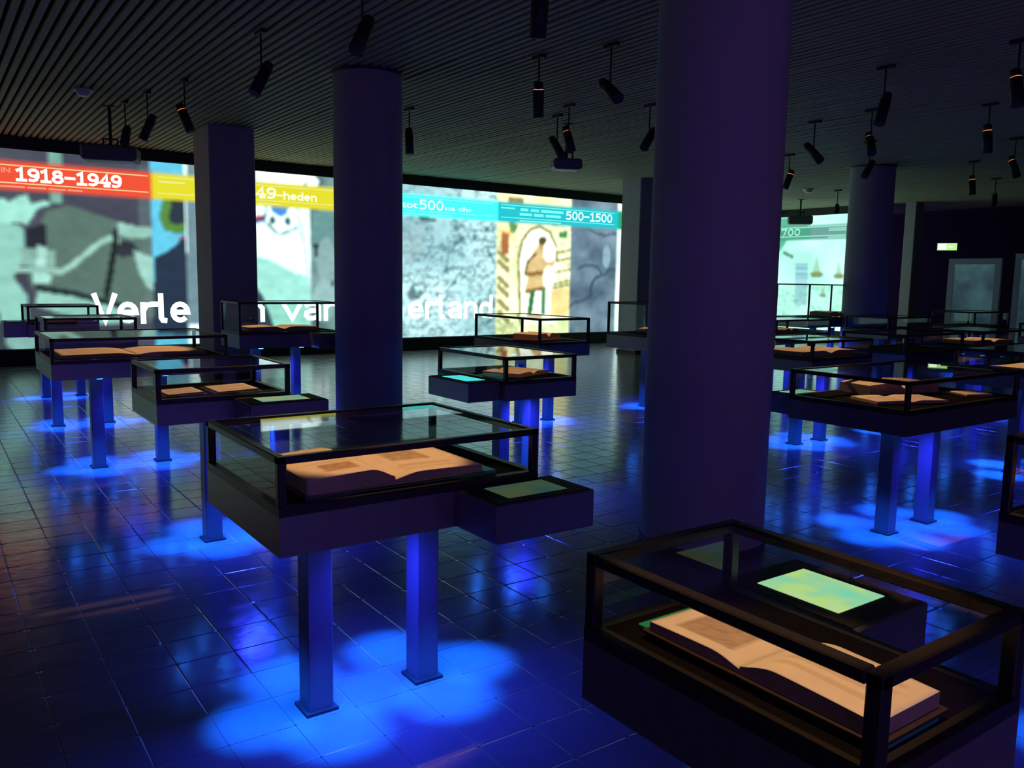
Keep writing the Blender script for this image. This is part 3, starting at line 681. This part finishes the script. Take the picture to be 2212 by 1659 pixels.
# ================================================================== BOOKS AND SHEETS
def page_grid(bm_list, name, prof, d, mat, edge, parent, tint, u0, u1, nu=18, nv=22, z0=0.0):
    """a block of leaves: curved printed top, brown edges"""
    v, f, mi, tn = [], [], [], []
    us = np.linspace(u0, u1, nu+1); vs = np.linspace(-d/2, d/2, nv+1)
    for b in vs:
        for a in us:
            v.append((a, b, z0+prof(a))); tn.append(tint((a-u0)/(u1-u0), (b+d/2)/d))
    n = nu+1
    for r in range(nv):
        for c in range(nu): f.append((r*n+c, r*n+c+1, (r+1)*n+c+1, (r+1)*n+c)); mi.append(0)
    k = len(v)
    rim = [c for c in range(n)] + [r*n+nu for r in range(1, nv+1)] + [nv*n+c for c in range(nu-1, -1, -1)] + [r*n for r in range(nv-1, 0, -1)]
    for i in rim: v.append((v[i][0], v[i][1], z0)); tn.append((0.75, 0.7, 0.62))
    m = len(rim)
    for i in range(m):
        j = (i+1) % m; f.append((rim[j], rim[i], k+i, k+j)); mi.append(1)
    me = bpy.data.meshes.new(name); me.from_pydata(v, [], f); me.materials.append(mat); me.materials.append(edge)
    for p, q in zip(me.polygons, mi): p.material_index = q; p.use_smooth = (q == 0)
    at = me.color_attributes.new('tint', 'FLOAT_COLOR', 'POINT')
    buf = np.ones((len(v), 4)); buf[:, :3] = np.array(tn); at.data.foreach_set('color', buf.ravel().astype(np.float32))
    return link_mesh(name, me, parent)
def lines(u, v, u0=0.14, u1=0.86, v0=0.12, v1=0.90, n=11):
    if u0 < u < u1 and v0 < v < v1 and int(v*n*2) % 2 == 0: return (0.84, 0.80, 0.75)
    return (1, 1, 1)
def picture(u, v, u0, u1, v0, v1, dark=(0.62, 0.55, 0.48)):
    if u0 < u < u1 and v0 < v < v1:
        k = 0.85+0.3*random.random(); return tuple(c*k for c in dark)
    return None
def bake(root):
    m = root.rotation_euler.to_matrix().to_4x4(); root.rotation_euler = (0, 0, 0)
    for c in C.objects:
        if c.parent == root: c.data.transform(m)
def open_book(label, cx, cy, z, w, d, t, rot, tl=None, tr=None, cover='leather', paper='paper', tints=None, tilt=0.0, leftfrac=0.5):
    root = empty('open_book', (cx, cy, z), label, 'book', 'old books shown in the cases'); root.rotation_euler = (tilt, 0, rot)
    tl = tl or t; tr = tr or t; wl = w*leftfrac; wr = w-wl; ct = 0.006
    def pl(a):
        s = min(1, max(0, -a/wl)); return tl*(0.42+0.58*math.sin(min(1, s/0.30)*math.pi/2)**1.2) - tl*0.28*max(0, s-0.25)**1.5 if s > 0 else tl*0.42
    def pr(a):
        s = min(1, max(0, a/wr)); return tr*(0.42+0.58*math.sin(min(1, s/0.30)*math.pi/2)**1.2) - tr*0.28*max(0, s-0.25)**1.5 if s > 0 else tr*0.42
    tints = tints or (lambda u, v: lines(u, v), lambda u, v: lines(u, v))
    page_grid(None, 'page_block', pl, d, M[paper], M['edge'], root, tints[0], -wl, -0.001, z0=ct)
    page_grid(None, 'page_block', pr, d, M[paper], M['edge'], root, tints[1], 0.001, wr, z0=ct)
    boxes('cover', [((-wl-0.012, -d/2-0.010, 0), (-0.004, d/2+0.010, ct)), ((0.004, -d/2-0.010, 0), (wr+0.012, d/2+0.010, ct)), ((-0.02, -d/2-0.008, 0), (0.02, d/2+0.008, ct*0.9))], M[cover], root)
    bake(root)
    return root
def sheet(label, cx, cy, z, w, d, rot, paper='paper2'):
    root = empty('manuscript_sheet', (cx, cy, z), label, 'sheet', 'loose sheets shown in the cases'); root.rotation_euler = (0, 0, rot)
    page_grid(None, 'paper_sheet', lambda a: 0.010+0.004*math.sin(a*9), d, M[paper], M['edge'], root, lambda u, v: lines(u, v), -w/2, w/2, nu=12, nv=14, z0=0.004)
    boxes('mount', [((-w/2-0.02, -d/2-0.02, 0), (w/2+0.02, d/2+0.02, 0.004))], M['leather'], root)
    bake(root)
    return root
def support(label, x0, x1, y0, y1, z, th=0.012):
    return tag(boxes('book_support', [((x0, y0, z), (x1, y1, z+th))], M['acrylic'], bev=0.002), label, 'book support', 'green acrylic plates under the books')
bz = lambda zt: zt-0.0015
def tA_l(u, v):
    return picture(u, v, 0.30, 0.72, 0.16, 0.40, (0.60, 0.46, 0.34)) or (lines(u, v, 0.22, 0.80, 0.45, 0.88, 9))
def tA_r(u, v):
    return picture(u, v, 0.26, 0.72, 0.42, 0.80, (0.62, 0.56, 0.50)) or (lines(u, v, 0.2, 0.8, 0.10, 0.36, 9) if v < 0.38 else (1, 1, 1))
support('thin green plate under the large book in the centre foreground case', 1.10, 1.70, 2.475, 2.90, bz(0.893))
open_book('large thick open book with a brown picture on each page in the centre foreground', 1.275, 2.675, bz(0.893)+0.012, 0.66, 0.43, 0.045, math.radians(0), tl=0.058, tr=0.032, leftfrac=0.47, tints=(tA_l, tA_r))
def tB_l(u, v):
    return picture(u, v, 0.22, 0.80, 0.16, 0.86, (0.60, 0.52, 0.48)) or (1, 1, 1)
def tB_r(u, v): return lines(u, v, 0.16, 0.84, 0.16, 0.86, 16)
support('thin green plate under the open book in the nearest case', 1.165, 1.325, 0.633, 1.175, bz(0.893))
open_book('pale open book with a grey picture in the nearest case at bottom right', 1.243, 0.903, bz(0.893)+0.012, 0.485, 0.185, 0.036, math.radians(-90), tl=0.022, tr=0.034, leftfrac=0.46, paper='paper2', tints=(tB_l, tB_r))
sheet('small pale sheet at the left in the case behind the centre one', 1.20, 5.02, bz(0.915), 0.20, 0.24, 0.03)
sheet('small pale sheet beside the brown glint in the case behind the centre one', 1.50, 5.04, bz(0.915), 0.24, 0.30, 0.0)
open_book('very wide open manuscript filling the wide case at left', 1.42, 7.62, bz(0.925), 1.10, 0.62, 0.03, 0.0)
open_book('small red book in the farthest case on the left', 1.42, 12.05, bz(0.985), 0.42, 0.30, 0.05, 0.0, cover='redleather')
open_book('open book with curling leaves behind the left round column', 3.50, 9.80, bz(0.955), 0.85, 0.42, 0.05, 0.0)
open_book('open book in the case with the cyan monitor', 3.58, 4.98, bz(0.905), 0.40, 0.32, 0.03, math.radians(20))
open_book('crumpled open book in the case before the medieval miniature', 5.64, 7.45, bz(0.945), 0.42, 0.34, 0.07, math.radians(15), cover='redleather')
open_book('dark red book glimpsed at the left edge of the big column', 7.62, 7.45, bz(0.97), 0.55, 0.36, 0.06, 0.2, cover='redleather')
open_book('thin open book lying flat at the front of the three-book case', 4.92, 2.76, bz(0.893), 0.50, 0.26, 0.018, math.radians(-22), paper='paper2')
open_book('thick open book propped at the back of the three-book case', 5.30, 3.05, bz(0.893), 0.62, 0.26, 0.075, math.radians(-12))
sheet('folded hanging sheet at the right end of the three-book case', 5.69, 2.695, bz(0.893), 0.18, 0.18, math.radians(-30))
open_book('wide open book just right of the big round column', 7.26, 5.02, bz(0.915), 0.84, 0.46, 0.05, math.radians(-3), paper='paper2')
open_book('open book with a curling right page in the far case at the right edge', 10.62, 5.0, bz(0.92), 0.80, 0.40, 0.055, math.radians(-6))
sheet('flat orange-lit sheet in the nearer case at the right edge', 8.0, 3.26, bz(0.91), 0.7, 0.40, math.radians(-5))
open_book('little lit book in the case left of the far round column', 9.95, 7.40, bz(0.93), 0.42, 0.32, 0.05, math.radians(10))
open_book('reddish upright book in the tall far case before the greenish screen', 14.7, 9.83, bz(1.0), 0.65, 0.45, 0.09, math.radians(5), cover='redleather')
open_book('large book in the case cut off at the right edge', 3.22, 0.80, bz(0.875), 0.5, 0.36, 0.04, math.radians(-90))

# ================================================================== CEILING FIXTURES
def track_spot(label, pos, target, power=1.0, cone=13.0, glow=True, L=0.34, r=0.055):
    pos = Vector(pos); tgt = Vector(target)
    root = empty('ceiling_spotlight', (pos.x, pos.y, CEIL), label, 'spotlight', 'black gallery spotlights hanging from the slat ceiling')
    d = (tgt-pos).normalized(); o = Vector((pos.x, pos.y, CEIL)); lc = pos-o
    boxes('adapter', [((-0.03, -0.09, -0.035), (0.03, 0.09, 0.0))], M['black'], root, bev=0.004)
    top = lc - d*L*0.5
    cyl_obj('stem', (0, 0, -0.03), (lc.x, lc.y, lc.z+0.0), 0.009, M['black'], root, seg=10)
    bm = bmesh.new()
    cyl(bm, lc-d*L*0.5, lc-d*L*0.30, r*0.80, r*0.95, 20); cyl(bm, lc-d*L*0.27, lc+d*L*0.5, r, r*1.04, 20)
    bm_obj('barrel', bm, M['black'], root)
    bm = bmesh.new(); cyl(bm, lc-d*L*0.295, lc-d*L*0.275, r*0.90, r*0.90, 20, caps=False)
    bm_obj('glow_slot', bm, M['orange'] if glow else M['black'], root)
    bm = bmesh.new(); cyl(bm, lc+d*(L*0.5-0.03), lc+d*(L*0.5-0.02), r*0.9, r*0.9, 16); bm_obj('lens', bm, M['grey'], root)
    p = pos+d*(L*0.5+0.02); dist = (tgt-p).length
    spot_light(p, tgt, SPOT_W*power*(dist/2.6)**2, SPOT_COL, cone*2.6/dist+2.0, 0.35, 0.03, root, 'spot_beam')
Z = 3.42
def sp(px, py, z=Z): return tuple(at_z(px, py, z))
track_spot('vertical black spotlight with an orange slot above the middle projector', sp(1163, 215), (5.64, 7.45, 0.98))
track_spot('tilted black spotlight just left of the big column near the ceiling', sp(1318, 195), (5.15, 2.88, 0.95), 1.7, 23, glow=False)
track_spot('tilted black spotlight between the square pillar and the round column', sp(565, 170), (1.35, 7.62, 0.95), 1.1, 24, glow=False)
track_spot('black spotlight at the top edge above the left round column', sp(783, 75), (1.38, 5.03, 0.93), 1.0, 13, glow=False)
track_spot('spotlight with glowing slots above the square pillar at left', sp(400, 255), (3.50, 9.80, 0.98), 1.0, 18)
track_spot('tilted spotlight left of the square pillar, above the left projector', sp(320, 275), (1.42, 12.05, 1.0), 1.0, 9, glow=False)
track_spot('small faint spotlight directly above the left projector', sp(272, 292), (1.45, 9.8, 0.95), 0.3, 10, glow=False)
track_spot('tilted spotlight on the left above the middle projector', sp(1203, 318), (7.62, 7.45, 1.0), 0.8, 12, glow=False)
track_spot('spotlight with a faint slot on the right above the middle projector', sp(1228, 300), (6.9, 7.45, 1.0), 0.3, 10)
track_spot('tilted spotlight half hidden by the left edge of the big column', sp(1402, 300), (5.6, 7.45, 0.95), 0.3, 10, glow=False)
track_spot('tilted spotlight in front of the far round column', sp(1876, 365), (9.95, 7.40, 0.97), 0.9, 9, glow=False)
track_spot('vertical spotlight with an orange slot above the far round column', sp(1880, 310), (8.9, 5.0, 0.95), 0.2, 10)
track_spot('tilted spotlight above the greenish screen', sp(1757, 330), (10.62, 4.98, 0.97), 1.0, 16, glow=False)
track_spot('spotlight with the brightest orange slot in the dark ceiling at right', sp(2133, 300), (10.8, 4.98, 0.97), 0.3, 12)
track_spot('long tilted spotlight high between the big column and the far column', sp(1908, 235), (7.28, 5.02, 0.95), 1.0, 18, glow=False)
track_spot('small vertical spotlight beside the right edge of the big column', sp(1703, 388), (11.8, 9.8, 0.97), 0.2, 9)
track_spot('small spotlight just left of the top of the far round column', sp(1808, 450), (14.7, 9.75, 1.05), 1.0, 7)
track_spot('spotlight peeping out behind the right side of the left round column', sp(884, 305), (5.4, 9.8, 0.9), 0.2, 9, glow=False)
track_spot('spotlight at the top right corner with a faint slot', sp(2196, 190), (8.0, 3.26, 0.93), 1.0, 17)
track_spot('faint spotlight at the right edge below the top right one', sp(2190, 360), (13.2, 5.0, 0.95), 0.2, 12)
track_spot('dim far spotlight above the exit sign', sp(2100, 400), (15.5, 7.4, 0.95), 0.2, 9)
track_spot('dim far spotlight right of the exit sign', sp(2148, 430), (15.6, 7.3, 0.95), 0.2, 9)
# lamps above the frame that light the nearest books
track_spot('spotlight above the centre foreground case, out of frame', (1.45, 2.75, 3.3), (1.30, 2.71, 0.93), 1.4, 15, glow=False)
track_spot('spotlight above the nearest case, out of frame', (1.30, 0.80, 3.3), (1.24, 0.90, 0.93), 1.3, 14, glow=False)
track_spot('spotlight above the case with the cyan monitor, out of frame', (3.3, 4.4, 3.3), (3.56, 4.95, 0.93), 0.8, 11, glow=False)
track_spot('spotlight above the case cut off at right, out of frame', (4.2, 1.2, 3.3), (3.1, 0.80, 0.9), 1.2, 22, glow=False)

def projector(label, px, py, z, yaw, lens=False, size=(0.40, 0.32, 0.13)):
    p = at_z(px, py, z)
    root = empty('projector', (p[0], p[1], CEIL), label, 'projector', 'projectors hanging from the ceiling'); root.rotation_euler = (0, 0, yaw)
    w, d, h = size; zc = z-CEIL
    bm = bmesh.new(); add_box(bm, (-w/2, -d/2, zc-h/2), (w/2, d/2, zc+h/2), 0.03); bm_obj('housing', bm, M['grey'], root)
    boxes('underside_panel', [((-w/2+0.05, -d/2+0.05, zc-h/2-0.006), (w/2-0.05, d/2-0.05, zc-h/2))], M['white'], root)
    bm = bmesh.new(); cyl(bm, (0, 0, zc+h/2), (0, 0, 0.0), 0.022, seg=14); bm_obj('pole', bm, M['black'], root)
    boxes('ceiling_plate', [((-0.08, -0.08, -0.012), (0.08, 0.08, 0.0))], M['black'], root)
    boxes('bracket', [((-0.10, -0.02, zc+h/2), (-0.08, 0.02, zc+h/2+0.10)), ((0.08, -0.02, zc+h/2), (0.10, 0.02, zc+h/2+0.10)), ((-0.10, -0.02, zc+h/2+0.09), (0.10, 0.02, zc+h/2+0.11))], M['black'], root)
    bm = bmesh.new(); cyl(bm, (-w/2+0.10, d/2-0.01, zc), (-w/2+0.10, d/2+0.05, zc), 0.05, seg=18); l = bm_obj('lens_barrel', bm, M['black'], root)
    bm = bmesh.new(); cyl(bm, (-w/2+0.10, d/2+0.048, zc), (-w/2+0.10, d/2+0.054, zc), 0.042, seg=18); bm_obj('lens_glass', bm, M['lens'] if lens else M['grey'], l)
    return root
projector('dark projector hanging before the red timeline band', 240, 333, 3.22, math.radians(-20), True, (0.70, 0.42, 0.20))
projector('rounded projector hanging above the pale map projection', 1223, 356, 3.28, math.radians(-28), False, (0.42, 0.34, 0.15))
projector('small dark projector hanging before the greenish screen', 1728, 476, 3.30, math.radians(-50), False, (0.62, 0.45, 0.22))

def smoke(label, px, py, r):
    p = at_z(px, py, CEIL-0.04)
    root = empty('smoke_detector', (p[0], p[1], CEIL), label, 'smoke detector', 'smoke detectors on the ceiling')
    bm = bmesh.new(); cyl(bm, (0, 0, -0.03), (0, 0, 0), r, seg=28); bm_obj('base', bm, M['white'], root)
    bm = bmesh.new(); cyl(bm, (0, 0, -0.085), (0, 0, -0.03), r*0.55, r*0.8, seg=28); bm_obj('sensor_head', bm, M['white'], root)
smoke('white round smoke detector on the ceiling at left', 180, 200, 0.11)
smoke('small white smoke detector on the ceiling above the greenish screen', 1746, 412, 0.12)

# ================================================================== DARK FAR RIGHT
p = at_x(2046, 533, 24.0)
ex = empty('exit_sign', tuple(p), 'small glowing green and white exit sign in the dark at right', 'exit sign'); ex.rotation_euler = (0, 0, math.radians(-62))
boxes('sign_box', [((-0.26, 0.0, -0.11), (0.26, 0.06, 0.11))], M['black'], ex)
boxes('sign_face', [((-0.25, -0.006, -0.10), (0.25, 0.0, 0.10))], M['exit'], ex)
boxes('pictogram', [((-0.22, -0.010, -0.08), (-0.02, -0.006, 0.08)), ((0.02, -0.010, -0.015), (0.14, -0.006, 0.015))], M['exitw'], ex)
boxes('hanger', [((-0.15, 0.02, 0.11), (-0.14, 0.03, CEIL-p[2])), ((0.14, 0.02, 0.11), (0.15, 0.03, CEIL-p[2]))], M['black'], ex)

def panel(label, px0, px1, py_top, x, top_w=None):
    a, b = at_x(px0, py_top, x), at_x(px1, py_top, x)
    cx, cy = x, (a[1]+b[1])/2; w = abs(a[1]-b[1]); h = a[2]
    root = empty('framed_panel', (cx, cy, 0), label, 'display panel')
    m, nt, N, L = new_mat('panel_picture')
    o = N.new('ShaderNodeOutputMaterial'); bs = N.new('ShaderNodeBsdfPrincipled'); L.new(bs.outputs[0], o.inputs[0])
    tc = N.new('ShaderNodeTexCoord'); nz = N.new('ShaderNodeTexNoise'); nz.inputs['Scale'].default_value = 1.6; nz.inputs['Detail'].default_value = 5; L.new(tc.outputs['Object'], nz.inputs['Vector'])
    cr = N.new('ShaderNodeValToRGB'); cr.color_ramp.elements[0].position = 0.35; cr.color_ramp.elements[1].position = 0.7
    cr.color_ramp.elements[0].color = (0.06, 0.12, 0.16, 1); cr.color_ramp.elements[1].color = (0.18, 0.42, 0.42, 1)
    L.new(nz.outputs[0], cr.inputs[0]); L.new(cr.outputs[0], bs.inputs['Base Color']); L.new(cr.outputs[0], bs.inputs['Emission Color'])
    bs.inputs['Emission Strength'].default_value = 0.22; bs.inputs['Roughness'].default_value = 0.4  # picture emits faintly in its own colours
    fm = pbr('panel_frame', (0.45, 0.50, 0.46), 0.6); pass
    t = 0.12
    boxes('picture', [((-0.01, -w/2+t, 0.45), (0.02, w/2-t, h-t))], m, root)
    boxes('frame', [((-0.03, -w/2, 0.33), (0.03, -w/2+t, h)), ((-0.03, w/2-t, 0.33), (0.03, w/2, h)), ((-0.03, -w/2+t, h-t), (0.03, w/2-t, h)), ((-0.03, -w/2+t, 0.33), (0.03, w/2-t, 0.45))], fm, root)
    for s in (-1, 1): boxes('stand_leg', [((-0.2, s*(w/2-0.1)-0.03, 0), (0.2, s*(w/2-0.1)+0.03, 0.04)), ((-0.03, s*(w/2-0.1)-0.03, 0.04), (0.03, s*(w/2-0.1)+0.03, 0.33))], M['black'], root)
panel('teal picture panel in a pale frame at the far right', 2052, 2166, 559, 18.0)
panel('teal panel cut off by the right edge', 2196, 2330, 548, 18.6)
